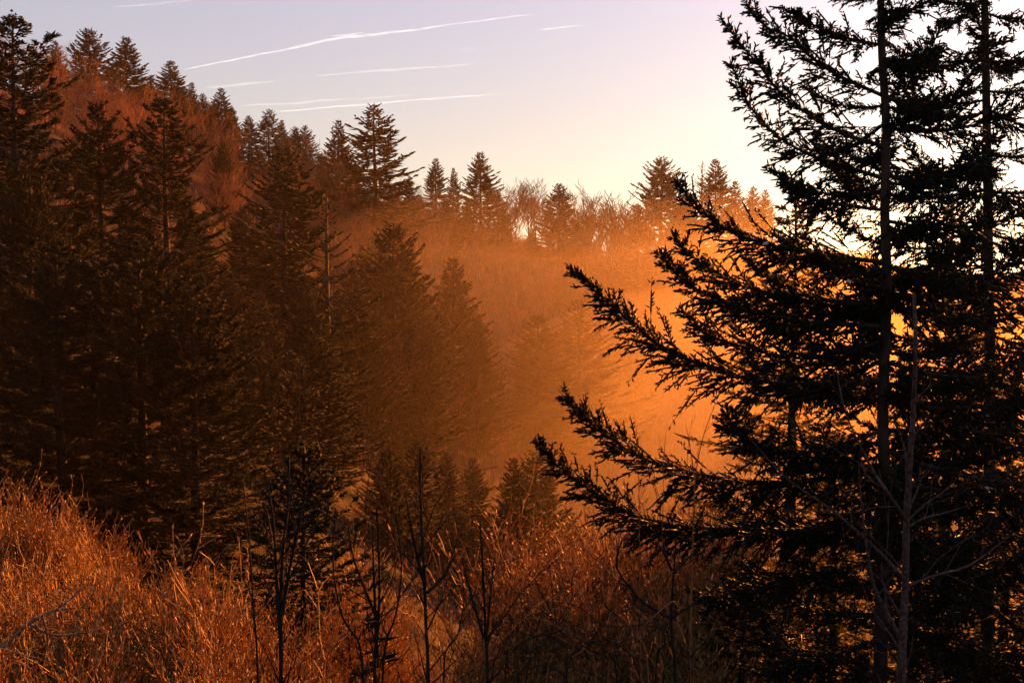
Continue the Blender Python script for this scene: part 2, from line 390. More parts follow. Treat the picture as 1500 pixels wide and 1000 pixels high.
# left ridge line
spruce_at(81, 60, 140, FAR[3], 'slim short spruce squeezed beside the tallest ragged spruce', wid=0.75, rot=0.5)
spruce_at(130, 42, 148, FAR[4], 'rounded dense spruce on the highest part of the ridge', wid=1.05, rot=0.1)
spruce_at(184, 55, 152, FAR[0], 'full conical spruce on the high ridge next to the rounded one', wid=1.1, rot=2.4)
spruce_at(222, 110, 156, FAR[1], 'small ridge spruce tucked behind the full conical one', wid=0.9, rot=2.5)
spruce_at(250, 89, 158, FAR[3], 'pointed spruce where the ridge begins to fall away', wid=1.05, rot=3.5)
RIDGE = [(281, 121, 162, 1), (296, 138, 164, 0), (324, 129, 168, 3), (340, 158, 170, 1), (364, 170, 174, 0), (393, 161, 176, 2), (413, 176, 178, 1), (433, 186, 180, 4), (448, 184, 182, 2), (268, 128, 165, 2), (208, 118, 160, 0), (312, 150, 170, 4), (-30, 40, 140, 0), (600, 258, 196, 1)]
RIDGE += [(578, 268, 190, 0), (615, 285, 195, 3), (652, 285, 196, 0), (684, 290, 198, 1), (735, 305, 205, 4), (845, 322, 212, 0), (905, 330, 212, 3), (935, 300, 205, 1), (1000, 285, 208, 0), (520, 235, 178, 1), (470, 225, 176, 3), (1010, 300, 214, 4), (780, 335, 205, 0)]
for k, (u, v, Y, m) in enumerate(RIDGE):
    spruce_at(u, v, Y, FAR[m], 'small dark spruce in the row along the ridge line', 'row of ridge line spruces', wid=random.uniform(0.85, 1.15))
for k, (u, v, dY) in enumerate([(600, 330, 45), (640, 350, 40), (690, 352, 60), (725, 372, 45), (765, 378, 60), (800, 385, 40), (845, 395, 70), (885, 392, 45), (925, 398, 60), (960, 385, 35), (1005, 392, 60), (1045, 380, 40), (575, 365, 80), (655, 395, 90), (740, 415, 90), (860, 425, 110), (950, 430, 100)]):
    Yf = crest(u)[0] - dY
    spruce_at(u, v, (Yf - 80) / 2.2 + 80, FAR[[0, 3, 1, 4][k % 4]], 'hazy spruce on the slope below the leafless ridge trees', 'hazy slope spruces', wid=random.uniform(0.8, 1.1), hmax=26)
# darker spruces filling the slope and the valley, tops overlapping
VAL = [(330, 385, 96), (372, 430, 92), (452, 405, 97), (520, 425, 106), (620, 455, 112), (700, 470, 122), (300, 330, 104), (275, 300, 108), (348, 300, 112), (430, 520, 84), (400, 470, 90), (470, 500, 92),
       (740, 590, 132), (690, 530, 124), (820, 540, 138), (880, 520, 152), (930, 500, 160), (760, 420, 170), (820, 400, 185), (900, 430, 178), (660, 330, 172), (610, 320, 168), (560, 400, 130), (500, 350, 140), (450, 330, 132), (990, 470, 175), (1090, 480, 180), (1170, 420, 190), (1260, 420, 190), (1380, 410, 185), (1470, 400, 180)]
VAL += [(u, random.uniform(600, 690), random.uniform(90, 108)) for u in (478, 520, 560, 605, 650, 700, 745, 790)]
VAL += [(random.uniform(290, 720), 0, random.uniform(84, 150)) for _ in range(70)]
for k, (u, v, Y) in enumerate(VAL):
    if v == 0:
        Yf = far(Y); x = (u - 750) / F * Yf; zt = H(x, Yf) + random.uniform(9, 17); v = 500 - F * math.tan(math.atan2(zt, Yf) + PITCH)
        if u > 470 and v > 470: continue
        if v < 330 + max(0, 420 - u) * 0.2: continue
    spruce_at(u + random.uniform(-8, 8), v + random.uniform(-6, 6), Y, FAR[[0, 3, 1, 4, 2][k % 5]], 'dim spruce standing deep in the misty valley forest', 'dim valley spruces', wid=random.uniform(0.8, 1.05), hmax=22)

# ------------------------------------------------------------------ leafless trees
def branching(rs, origin, direction, length, radius, levels, nkids, upbias, ang, shrink, K=4, curl=0.12):
    """recursive limbs -> dict level: list of (polyline, radii)"""
    out = []
    def grow(p, d, ln, r, lv):
        pts = [p]; dd = d
        for _ in range(K - 1):
            dd = dd + rs.normal(0, curl, 3); dd[2] += upbias * 0.5; dd = dd / np.linalg.norm(dd)
            pts.append(pts[-1] + dd * ln / (K - 1))
        pts = np.array(pts); out.append((lv, pts, np.linspace(r, r * (0.45 if lv else 0.2), K)))
        if lv == 0: return
        for k in range(nkids[lv]):
            f = rs.uniform(0.25, 1.0) if k else 1.0
            t = f * (K - 1); i = min(int(t), K - 2); q = pts[i] + (pts[i + 1] - pts[i]) * (t - i)
            dl = pts[i + 1] - pts[i]; dl = dl / np.linalg.norm(dl)
            sd = np.cross(dl, rs.normal(size=3)); sd /= np.linalg.norm(sd)
            a = rs.uniform(0.6, 1.25) * ang
            nd = dl * math.cos(a) + sd * math.sin(a); nd[2] += upbias; nd /= np.linalg.norm(nd)
            grow(q, nd, ln * shrink * rs.uniform(0.65, 1.2), r * (0.55 if lv > 1 else 0.6) * (1 - 0.3 * f), lv - 1)
    grow(np.array(origin, float), np.array(direction, float), length, radius, levels)
    return out
def limbs_geo(parts, g, side_lo=3, side_hi=5, minr=0.0):
    for lo, hi, sd in ((0, 1, side_lo), (2, 9, side_hi)):
        sel = [p for p in parts if lo <= p[0] <= hi]
        if sel: g.add(tubes(np.array([p[1] for p in sel]), np.maximum(np.array([p[2] for p in sel]), minr), sd))
    return g

def bare_mesh(seed, h=11.0, stems=2, spread=0.25, minr=0.012, kids={4: 7, 3: 4, 2: 4, 1: 3}, mat=None, curl=0.12):
    mat = mat or M_TWIG
    rs = np.random.default_rng(seed)
    tk, cr = Geo(), Geo()
    for k in range(stems):
        d = np.array([rs.normal(0, spread), rs.normal(0, spread), 1.0]); d /= np.linalg.norm(d)
        parts = branching(rs, (rs.normal(0, 0.15) * (stems > 1), rs.normal(0, 0.15) * (stems > 1), 0), d, h * 0.55, 0.012 * h, 4, kids, 0.16, 0.62, 0.60, curl=curl)
        limbs_geo([p for p in parts if p[0] == 4], tk); limbs_geo([p for p in parts if p[0] < 4], cr, minr=minr)
    zmax = max(v[:, 2].max() for v in cr.v)
    return tk.mesh('bare trunk', mat, True), cr.mesh('bare crown', mat), zmax
BARE = [bare_mesh(41, stems=2), bare_mesh(42, stems=1, spread=0.1), bare_mesh(43, stems=3, spread=0.3), bare_mesh(44, stems=2, spread=0.2)]
KR = {4: 8, 3: 4, 2: 4, 1: 3}
RBARE = [bare_mesh(45, stems=2, minr=0.02, kids=KR, mat=M_RIDGE, curl=0.07), bare_mesh(46, stems=1, spread=0.1, minr=0.02, kids=KR, mat=M_RIDGE, curl=0.07), bare_mesh(47, stems=3, spread=0.3, minr=0.02, kids=KR, mat=M_RIDGE, curl=0.07), bare_mesh(48, stems=2, spread=0.25, minr=0.02, kids=KR, mat=M_RIDGE, curl=0.07)]
def bare_at(u, v, Y, m, label, group=None, wid=1.0, rot=None):
    Y = min(far(Y), crest(u)[0] - random.uniform(0, 12)); p = at(u, v, Y); g = H(p.x, p.y)
    return plant('bare_tree', RBARE[m], (p.x, p.y, g - 0.2), max(3, p.z - g + 0.2), label, 'bare tree', group, wid, rot)
bare_at(765, 256, 212, 2, 'leafless tree with a dense fan of upright twigs on the ridge', wid=1.1, rot=0.3)
bare_at(742, 262, 215, 0, 'leafless tree pressed against the full dark conical spruce', wid=0.9, rot=1.3)
bare_at(790, 264, 218, 3, 'leafless tree just before the short conical ridge spruce', wid=0.9, rot=2.2)
bare_at(860, 264, 210, 1, 'leafless tree with one tall wisp rising above its crown', wid=0.9, rot=0.9)
bare_at(885, 272, 205, 3, 'forked leafless tree with sky shining between its limbs', wid=1.15, rot=4.2)
bare_at(482, 200, 152, 0, 'leafless tree in the gap beside the large craggy ridge spruce', wid=0.9, rot=5.0)
for k, (u, v) in enumerate([(752, 264), (778, 262), (800, 285), (848, 282), (872, 270), (898, 278), (470, 208)]):
    bare_at(u, v, 212, k % 4, 'slender leafless tree in the backlit clump on the ridge', 'backlit leafless ridge trees', wid=1.15, rot=k * 1.1)
bare_at(910, 285, 215, 0, 'leafless tree half hidden by the broad open ridge spruce', wid=0.9, rot=3.0)
# leafless wood covering the far slope
rs = np.random.default_rng(77)
cnt = 0
for _ in range(4000):
    if cnt >= 293: break
    Y = far(rs.uniform(108, 228)); u = rs.uniform(-40, 1180); x = (u - 750) / F * Y
    z = H(x, Y); p = Vector((x, Y, z))
    if z < -22 and rs.random() < 0.8: continue
    if u < 450 and rs.random() < 0.4: continue
    if Y > crest(u)[0] + 2: continue                      # behind the crest
    h = rs.uniform(8, 15)
    if u > 600: h *= 0.8
    root = empty('bare_tree', (x, Y, z - 0.2))
    m = BARE[int(rs.integers(4))]; sc = h / m[2]
    mobj('trunk', m[0], root); mobj('crown', m[1], root)
    root.scale = (sc * 1.15, sc * 1.15, sc); root.rotation_euler = (0, 0, rs.uniform(0, 6.28))
    tag(root, 'low reddish leafless tree in the wood covering the far slope', 'bare tree', 'leafless wood on the far slope')
    cnt += 1

def brush():
    rs = np.random.default_rng(15); nc, m = 8200, 8
    Y = 100 + 350 * rs.random(nc) ** 0.8; u = rs.uniform(-60, 1300, nc); x = (u - 750) / F * Y
    z = np.concatenate([height(x[i:i + 2000], Y[i:i + 2000]) for i in range(0, nc, 2000)])
    k = np.repeat(np.arange(nc), m); n = nc * m; sc = rs.uniform(0.6, 1.5, nc)[k] * (Y[k] / 300) ** 0.5
    pos = np.stack([x, Y, z - 0.1], -1)[k] + rs.normal(0, 0.5, (n, 3)) * np.array([1, 1, 0]) * sc[:, None]
    d = np.stack([rs.normal(0, 0.4, n), rs.normal(0, 0.4, n), np.ones(n)], -1)
    g = Geo().add(inst(SPIN1, pos, d, rs.uniform(1.5, 4.0, n) * sc, rs.uniform(0.04, 0.09, n) * sc, rs))
    o = mobj('undergrowth', g.mesh('undergrowth', M_TWIG)); tag(o, 'leafless reddish undergrowth covering the far slopes', 'undergrowth', kind='stuff')
brush()

# ------------------------------------------------------------------ dry shrubs and grass of the near slope
def shrub_mesh(seed, h=1.7, stems=17, leafy=1.0):
    rs = np.random.default_rng(seed); g = Geo(); allp = []
    for k in range(stems):
        a = rs.uniform(0, 6.28); r0 = rs.uniform(0, 0.35)
        d = np.array([math.cos(a) * 0.42 * r0 / 0.25, math.sin(a) * 0.42 * r0 / 0.25, 1.2]); d /= np.linalg.norm(d)
        allp += branching(rs, (r0 * math.cos(a), r0 * math.sin(a), -0.1), d, h * rs.uniform(0.45, 0.8), 0.010, 2, {2: 6, 1: 3}, 0.22, 0.6, 0.52, K=3, curl=0.16)
    limbs_geo(allp, g, 3, 3, 0.0055)
    tip = np.array([p[1][-1] for p in allp if p[0] <= 1]); td = np.array([p[1][-1] - p[1][-2] for p in allp if p[0] <= 1])
    keep = rs.random(len(tip)) < 0.8 * leafy; tip, td = tip[keep], td[keep]; n = len(tip)
    g.add(inst(SPIN1, tip - norm(td) * 0.03, td + rs.normal(0, 0.02, (n, 3)), rs.uniform(0.05, 0.12, n), rs.uniform(0.010, 0.019, n), rs))
    return g.mesh('dry shrub', M_DRY)
SHRUB = [shrub_mesh(51), shrub_mesh(52, h=2.1, stems=14), shrub_mesh(53, h=1.4, stems=20), shrub_mesh(54, h=2.4, stems=12, leafy=1.2)]
rs = np.random.default_rng(99); cnt = 0
def shrub(x, y, s, m, label, group, rot):
    o = mobj('dry_shrub', SHRUB[m]); o.location = (x, y, H(x, y)); o.scale = (s, s, s); o.rotation_euler = (0, 0, rot)
    tag(o, label, 'shrub', group)
centres = [(rs.uniform(-60, 470), rs.uniform(10, 24), rs.uniform(0.55, 1.25)) for _ in range(27)] + [(rs.uniform(-60, 110), rs.uniform(19, 27), rs.uniform(0.6, 1.1)) for _ in range(9)]
for cu, cY, cs in centres:
    for k in range(3):
        Y = cY + rs.normal(0, 0.5); x = (cu - 750) / F * cY + rs.normal(0, 0.5)
        if math.hypot(x + 3.7, Y - 20) < 1.3 or Y < 8: continue
        shrub(x, Y, cs * rs.uniform(0.6, 1.1), int(rs.integers(4)), 'orange lit dry shrub in the thicket below the broad gold fringed spruce', 'thicket below the big spruces', rs.uniform(0, 6.28))
centres = [(rs.uniform(740, 1060), rs.uniform(17, 25), rs.uniform(0.8, 1.4)) for _ in range(22)] + [(rs.uniform(560, 1100), rs.uniform(12, 18), rs.uniform(0.5, 0.9)) for _ in range(12)]
for cu, cY, cs in centres:
    for k in range(3):
        Y = cY + rs.normal(0, 0.4); x = (cu - 750) / F * cY + rs.normal(0, 0.4)
        shrub(x, Y, cs * rs.uniform(0.65, 1.1), int(rs.integers(4)), 'orange lit dry shrub in the thicket behind the arching brambles', 'thicket behind the brambles', rs.uniform(0, 6.28))
for k in range(30):
    Y = rs.uniform(22, 27); u = rs.uniform(770, 1010); x = (u - 750) / F * Y
    shrub(x, Y, rs.uniform(0.7, 1.0), [1, 3, 0][k % 3], 'orange lit dry shrub in the thicket behind the arching brambles', 'thicket behind the brambles', rs.uniform(0, 6.28))
for k in range(26):
    Y = rs.uniform(24, 34); u = rs.uniform(465, 585); x = (u - 750) / F * Y
    shrub(x, Y, rs.uniform(1.1, 1.7), [1, 3][k % 2], 'tall pale dry shrub between the young spruce and the dark valley floor', 'tall dry shrubs by the young spruce', rs.uniform(0, 6.28))

def grass():
    rs = np.random.default_rng(5); n = 5000
    Y = rs.uniform(4, 46, n) ; u = rs.uniform(-120, 1500, n); x = (u - 750) / F * Y
    z = np.concatenate([height(x[i:i + 2000], Y[i:i + 2000]) for i in range(0, n, 2000)])
    pos = np.stack([x, Y, z - 0.03], -1); d = np.stack([rs.normal(0, 0.35, n), rs.normal(0, 0.35, n), np.ones(n)], -1)
    g = Geo().add(inst(SPIN1, pos, d, rs.uniform(0.2, 0.75, n), rs.uniform(0.004, 0.010, n), rs))
    o = mobj('dry_grass', g.mesh('dry grass', M_GRASS)); tag(o, 'dry brown grass and stalks covering the near slope', 'grass', kind='stuff')
grass()

# ------------------------------------------------------------------ foreground spruces with separate branches
def resample(pts, ds):
    pts = np.array(pts, float)
    # smooth by Catmull-Rom
    out = []
    Q = np.vstack([2 * pts[0] - pts[1], pts, 2 * pts[-1] - pts[-2]])
    for i in range(1, len(Q) - 2):
        for t in np.linspace(0, 1, 8, endpoint=False):
            a, b, c, d = Q[i - 1], Q[i], Q[i + 1], Q[i + 2]
            out.append(0.5 * ((2 * b) + (-a + c) * t + (2 * a - 5 * b + 4 * c - d) * t * t + (-a + 3 * b - 3 * c + d) * t ** 3))
    out.append(pts[-1]); out = np.array(out)
    s = np.concatenate([[0], np.cumsum(np.linalg.norm(np.diff(out, axis=0), axis=1))])
    n = max(8, int(s[-1] / ds)); q = np.linspace(0, s[-1], n)
    return np.stack([np.interp(q, s, out[:, k]) for k in range(3)], -1), s[-1]

def near_branch(pts, seed, dens=1.0, bl=1.0, hang=0.5):
    """pts run from the trunk to the tip -> (wood mesh, needle mesh)"""
    rs = np.random.default_rng(seed)
    A, L = resample(pts, 0.06); K = len(A)
    wood, leaf = Geo(), Geo()
    r = np.interp(np.linspace(0, 1, K), [0, 1], [0.007 + 0.0075 * L, 0.0035])
    wood.add(tubes(A[None], r[None], 5))
    n = int(L / 0.019 * dens)
    s = 0.04 + 0.94 * rs.random(n) ** 0.85; P = A[None]; pos, tan = sample(P, np.zeros(n, int), s)
    d = (1 - s) * L                                     # distance from the tip
    side = norm(np.cross(tan, np.array([0, 0, 1.0]))); nn = np.cross(side, tan)
    psi = np.where(rs.random(n) < 0.5, 0, np.pi) + rs.normal(-0.15, 0.75, n) * np.where(rs.random(n) < 0.5, 1, -1)
    a = rs.uniform(0.5, 1.05, n)[:, None]
    dr = tan * np.cos(a) + (side * np.cos(psi)[:, None] + nn * np.sin(psi)[:, None]) * np.sin(a)
    dr[:, 2] -= hang * np.clip(d, 0, 1.6) / 1.6 * rs.uniform(0.2, 1.5, n); dr = norm(dr)
    ln = bl * np.clip(0.075 + 0.27 * d, 0, 0.50) * rs.uniform(0.45, 1.15, n)
    # branchlets: bent centre lines
    t = np.linspace(0, 1, 4)[None, :, None]
    BP = pos[:, None] + dr[:, None] * ln[:, None, None] * t
    BP[:, :, 2] += (rs.normal(0, 0.16, n) + 0.08)[:, None] * ln[:, None] * t[0, :, 0][None] ** 2
    wood.add(tubes(BP, np.linspace(0.004, 0.002, 4)[None].repeat(n, 0), 3))
    leaf.add(inst(SPIN2, BP[:, 2] - (BP[:, 2] - BP[:, 1]) * 0.8, BP[:, 3] - BP[:, 1], ln * 0.62 + 0.02, np.full(n, 0.0115), rs))
    m = np.maximum(2, (ln / 0.026).astype(int)); b = np.repeat(np.arange(n), m); N = len(b)
    q = rs.uniform(0.12, 1.0, N)
    p2, t2 = sample(BP, b, q)
    sd = norm(np.cross(t2, np.array([0, 0, 1.0]) + rs.normal(0, 0.55, (N, 3)))) * np.where(rs.random(N) < 0.5, 1, -1)[:, None]
    a2 = rs.uniform(0.5, 1.0, N)[:, None]; d2 = t2 * np.cos(a2) + sd * np.sin(a2)
    d2[:, 2] -= 0.25 * hang * rs.random(N)
    l2 = rs.uniform(0.05, 0.10, N) * (1.1 - 0.45 * q)
    leaf.add(inst(SPIN1, p2, d2, l2, rs.uniform(0.008, 0.012, N), rs))
    # shoots straight on the main axis (thick brush of needles)
    n3 = int(L / 0.011 * dens); s3 = rs.random(n3) ** 0.8 * 0.965; p3, t3 = sample(P, np.zeros(n3, int), s3)
    sd3 = norm(np.cross(t3, rs.normal(size=(n3, 3)))); a3 = rs.uniform(0.5, 1.1, n3)[:, None]
    leaf.add(inst(SPIN2, p3, t3 * np.cos(a3) + sd3 * np.sin(a3), rs.uniform(0.035, 0.09, n3) * np.clip(0.55 + 1.2 * (1 - s3) * L, 0, 1), rs.uniform(0.008, 0.013, n3), rs))
    return wood.mesh('branch wood', M_BARK), leaf.mesh('branch needles', M_NEAR)

BIG_Y = 12.0
TR = [(1287, 1180), (1291, 900), (1297, 740), (1293, 600), (1299, 430), (1296, 300), (1298, 180), (1291, 60), (1290, -120), (1284, -330)]
def trunk_obj(root, pix, Y, r0, r1, mat, name='trunk', sides=12):
    pts = [at(u, v, Y) for u, v in pix]; A, L = resample([tuple(p - root.location) for p in pts], 0.25)
    rr = np.linspace(r0, r1, len(A))
    return mobj(name, Geo().add(tubes(A[None], rr[None], sides)).mesh(name, mat, True), root), A
def add_branch(root, meshes, M=None):
    w = mobj('branch', meshes[0], root); nd = mobj('needles', meshes[1], w)
    if M is not None: w.matrix_local = M
    return w

pb = at(*TR[0], BIG_Y); gz = H(pb.x, pb.y)
big = empty('spruce_tree', (pb.x, pb.y, gz - 0.15))
tag(big, 'huge black silhouetted spruce with long upswept arms behind the pale barked sapling', 'spruce')
_, BT = trunk_obj(big, [(1286, 400 - (gz - 0.2) * F / BIG_Y)] + TR[1:], BIG_Y, 0.085, 0.025, M_BARK)

ARMS = [  # tip first, in photograph pixels, with the depth of the tip relative to the trunk
    ([(1143, 10), (1180, 30), (1215, 48), (1250, 58), (1291, 66)], -0.8),
    ([(1075, -28), (1090, 0), (1120, 38), (1157, 55), (1187, 83), (1227, 110), (1293, 140)], 0.3),
    ([(1053, 23), (1083, 63), (1113, 97), (1140, 133), (1173, 160), (1207, 180), (1240, 197), (1296, 215)], -0.5),
    ([(1068, 83), (1083, 123), (1100, 157), (1127, 190), (1150, 207), (1187, 227), (1233, 242), (1297, 262)], 0.6),
    ([(1140, 258), (1158, 274), (1190, 290), (1233, 300), (1298, 308)], -1.1),
    ([(986, 260), (1010, 291), (1040, 320), (1080, 343), (1130, 360), (1200, 372), (1298, 385)], 0.2),
    ([(984, 342), (1010, 370), (1040, 395), (1080, 415), (1130, 430), (1200, 442), (1297, 448)], 0.8),
    ([(967, 368), (985, 396), (1010, 418), (1045, 435), (1100, 455), (1180, 470), (1297, 478)], -0.6),
    ([(835, 389), (860, 415), (890, 442), (920, 468), (950, 492), (985, 516), (1040, 537), (1100, 555), (1180, 562), (1296, 556)], -0.3),
    ([(993, 447), (1015, 470), (1050, 495), (1100, 510), (1170, 524), (1296, 520)], 0.9),
    ([(817, 570), (840, 595), (870, 621), (900, 646), (940, 670), (990, 686), (1060, 700), (1150, 706), (1295, 690)], 0.2),
    ([(783, 643), (805, 670), (835, 696), (870, 721), (910, 746), (960, 764), (1020, 772), (1100, 776), (1200, 775), (1294, 760)], -0.5),
    ([(1012, 872), (1040, 882), (1080, 872), (1130, 858), (1190, 842), (1293, 822)], -0.7),
    ([(1120, 985), (1160, 978), (1210, 962), (1292, 935)], -0.9),
    ([(1030, 700), (1070, 740), (1120, 765), (1190, 770), (1294, 740)], 1.2),
    ([(1060, 600), (1090, 640), (1140, 660), (1200, 660), (1295, 630)], -1.5),
]
for k, (pix, dep) in enumerate(ARMS):
    pix = pix[::-1]; n = len(pix)
    pts = []
    for i, (u, v) in enumerate(pix):
        f = i / (n - 1); pts.append(tuple(at(u, v, BIG_Y + dep * f ** 1.2) - big.location))
    add_branch(big, near_branch(pts, 200 + k, dens=1.0 if k < 5 else 1.2, bl=0.95 if k < 5 else 1.2, hang=0.55))
GEN = []
for k, L in enumerate((1.3, 1.9, 2.5, 2.9, 2.2)):
    s = np.linspace(0, 1, 7)
    GEN.append((near_branch(np.stack([L * s * (1 - 0.08 * s), 0.08 * L * np.sin(3 * s), L * (-0.20 * s + 0.42 * s ** 2.3)], -1), 300 + k, dens=0.85), L))
def whorls(root, axis, z0, z1, zstep, lfun, seed, sector=None, per=4):
    rs = np.random.default_rng(seed); z = z0; a0 = rs.uniform(0, 6.28)
    while z < z1:
        a0 += rs.uniform(0.5, 1.0)
        for k in range(per):
            az = a0 + k * 2 * math.pi / per + rs.normal(0, 0.25)
            if sector and not any(abs((az - c + math.pi) % (2 * math.pi) - math.pi) < w for c, w in sector): continue
            L = lfun(z) * rs.uniform(0.75, 1.12)
            m, L0 = min(GEN, key=lambda g: abs(g[1] - L) + rs.uniform(0, 0.35)); sc = L / L0
            zz = z + rs.normal(0, 0.08)
            x = np.interp(zz, axis[:, 2], axis[:, 0]); y = np.interp(zz, axis[:, 2], axis[:, 1])
            M = Matrix.Translation((x, y, zz)) @ Matrix.Rotation(az, 4, 'Z') @ Matrix.Rotation(rs.normal(0.02, 0.10), 4, 'Y') @ Matrix.Diagonal((sc, sc, sc, 1))
            add_branch(root, m, M)
        z += zstep * rs.uniform(0.8, 1.2)
ztop = BT[-1, 2]
whorls(big, BT, 0.9, ztop - 0.3, 0.44, lambda z: min(3.0, 0.45 + 0.37 * (ztop - z)), 61, sector=[(0.0, 1.25), (math.pi / 2, 0.4), (-math.pi / 2, 0.4)], per=4)
whorls(big, BT, 0.7, ztop - 4.6, 0.5, lambda z: 1.5, 63, per=3)
whorls(big, BT, ztop - 5.4, ztop - 0.5, 0.34, lambda z: 0.45 + 0.22 * (ztop - z), 64, sector=[(-math.pi / 2, 0.9), (math.pi, 0.5)], per=3)

SY = 16.0
p2 = at(1445, 400, SY); g2 = H(p2.x, p2.y)
sec = empty('spruce_tree', (p2.x, p2.y, g2 - 0.15)); tag(sec, 'second spruce with a bare brown trunk right behind the huge silhouetted spruce', 'spruce')
_, BT2 = trunk_obj(sec, [(1443, 400 - (g2 - 0.2) * F / SY), (1446, 900), (1450, 600), (1447, 300), (1444, 100), (1440, -150), (1436, -420)], SY, 0.10, 0.03, M_BARK)
zt2 = BT2[-1, 2]
whorls(sec, BT2, 1.0, zt2 - 0.4, 0.60, lambda z: min(2.8, 0.4 + 0.33 * (zt2 - z)), 62, per=4)

# feathery gold lit conifers behind the huge spruce
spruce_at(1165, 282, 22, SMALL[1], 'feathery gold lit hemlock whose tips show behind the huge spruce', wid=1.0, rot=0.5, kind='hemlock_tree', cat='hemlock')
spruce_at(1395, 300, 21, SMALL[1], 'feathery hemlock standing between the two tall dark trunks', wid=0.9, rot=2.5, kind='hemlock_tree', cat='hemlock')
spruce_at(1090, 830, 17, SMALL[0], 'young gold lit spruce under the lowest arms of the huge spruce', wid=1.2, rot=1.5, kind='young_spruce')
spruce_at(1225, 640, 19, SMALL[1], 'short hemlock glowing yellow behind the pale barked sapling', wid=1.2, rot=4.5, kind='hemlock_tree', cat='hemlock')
spruce_at(1480, 560, 20, SMALL[1], 'short hemlock glowing yellow behind the second spruce trunk', wid=1.2, rot=3.5, kind='hemlock_tree', cat='hemlock')

# ------------------------------------------------------------------ bare saplings in front
def sapling(label, Y, stems, mat, seed, twigs=10, tl=0.35, name='bare_sapling', cat='sapling', rscale=1.25, kids={1: 2}, ang=0.75):
    """stems: list of (pixel points from bottom to top, base radius m)"""
    rs = np.random.default_rng(seed)
    u0, v0 = stems[0][0][0]; p = at(u0, v0, Y); g = H(p.x, Y)
    root = empty(name, (p.x, Y, g - 0.05)); tag(root, label, cat)
    for k, (pix, r) in enumerate(stems):
        pts = [at(u, v, Y + rs.normal(0, 0.04) * (i > 0)) - root.location for i, (u, v) in enumerate(pix)]
        if k == 0 or pix[0][1] >= 995:
            b = pts[0]; d = (pts[0] - pts[1]).normalized()
            zf = H(pts[0].x + root.location.x, Y) - 0.05 - root.location.z
            if b.z > zf + 0.05: pts = [Vector((b.x * 0.8, b.y, zf))] + pts
        A, L = resample([tuple(q) for q in pts], 0.07)
        rr = np.interp(np.linspace(0, 1, len(A)), [0, 1], [r, r * 0.28]) * rscale * (1 + 0.08 * rs.normal(size=len(A)))
        st = mobj('trunk' if k == 0 else 'stem', Geo().add(tubes(A[None], rr[None], 6)).mesh('stem', mat, True), root)
        parts = []
        nt = int(twigs * L)
        for j in range(nt):
            f = rs.uniform(0.15, 0.97); i = int(f * (len(A) - 2)); t = norm(A[i + 1] - A[i])
            sd = np.cross(t, rs.normal(size=3)); sd /= np.linalg.norm(sd); a = ang * rs.uniform(0.6, 1.2)
            d = t * math.cos(a) + sd * math.sin(a)
            parts += branching(rs, A[i], d, tl * rs.uniform(0.4, 1.2) * (1.25 - f), rr[i] * 0.42, 1, kids, 0.12, 0.6, 0.6, K=4, curl=0.12)
        if parts:
            mobj('twigs', limbs_geo(parts, Geo(), 4, 4, 0.0016).mesh('twigs', mat), st)['kind'] = 'stuff'
    return root
sapling('dark many-stemmed bare sapling in front of the young spruce', 6.0,
        [([(412, 1000), (411, 900), (415, 800), (422, 740), (423, 671)], 0.017), ([(411, 930), (406, 860), (400, 760), (387, 687)], 0.011), ([(413, 900), (425, 830), (440, 760), (453, 690)], 0.010),
         ([(378, 1000), (372, 900), (365, 790), (356, 705)], 0.009), ([(532, 1000), (502, 905), (488, 830), (491, 744)], 0.011)], M_DARK, 71, twigs=13, tl=0.5)
sapling('dark forked bare sapling between the young spruce and the tallest whip', 6.3,
        [([(549, 1000), (553, 930), (556, 850), (552, 743)], 0.016), ([(552, 960), (549, 880), (545, 759)], 0.010), ([(550, 900), (530, 850), (516, 810), (509, 760)], 0.009), ([(560, 1000), (580, 900), (588, 830), (580, 752)], 0.011)], M_DARK, 72, twigs=14, tl=0.48)
sapling('tallest dark bare whip rising straight against the brown mist', 6.0,
        [([(627, 1000), (624, 920), (622, 849), (617, 760), (615, 656)], 0.016), ([(623, 860), (610, 810), (600, 760), (592, 710)], 0.009), ([(625, 868), (649, 845), (662, 822), (673, 804)], 0.008)], M_DARK, 73, twigs=14, tl=0.5)
sapling('dark bare sapling with a single upright leader beside the brambles', 5.8,
        [([(714, 1000), (712, 950), (710, 899), (707, 830), (703, 762)], 0.014), ([(709, 935), (690, 870), (676, 816)], 0.008), ([(711, 940), (718, 880), (723, 827)], 0.008), ([(650, 1000), (668, 940), (680, 880), (674, 830)], 0.009), ([(760, 1000), (735, 940), (720, 905)], 0.008)], M_DARK, 74, twigs=14, tl=0.5)
sap5 = sapling('crooked bare sapling with wide forked arms under the huge spruce', 7.0,
        [([(989, 1000), (985, 947), (983, 904), (987, 840), (990, 790)], 0.018), ([(984, 835), (970, 805), (951, 781)], 0.009), ([(982, 905), (945, 884), (922, 858), (904, 833), (907, 800), (917, 786)], 0.010), ([(986, 840), (1010, 815), (1040, 790)], 0.008), ([(985, 905), (1020, 880), (1060, 850)], 0.007)], M_DARK, 75, twigs=7, tl=0.5, ang=0.9)
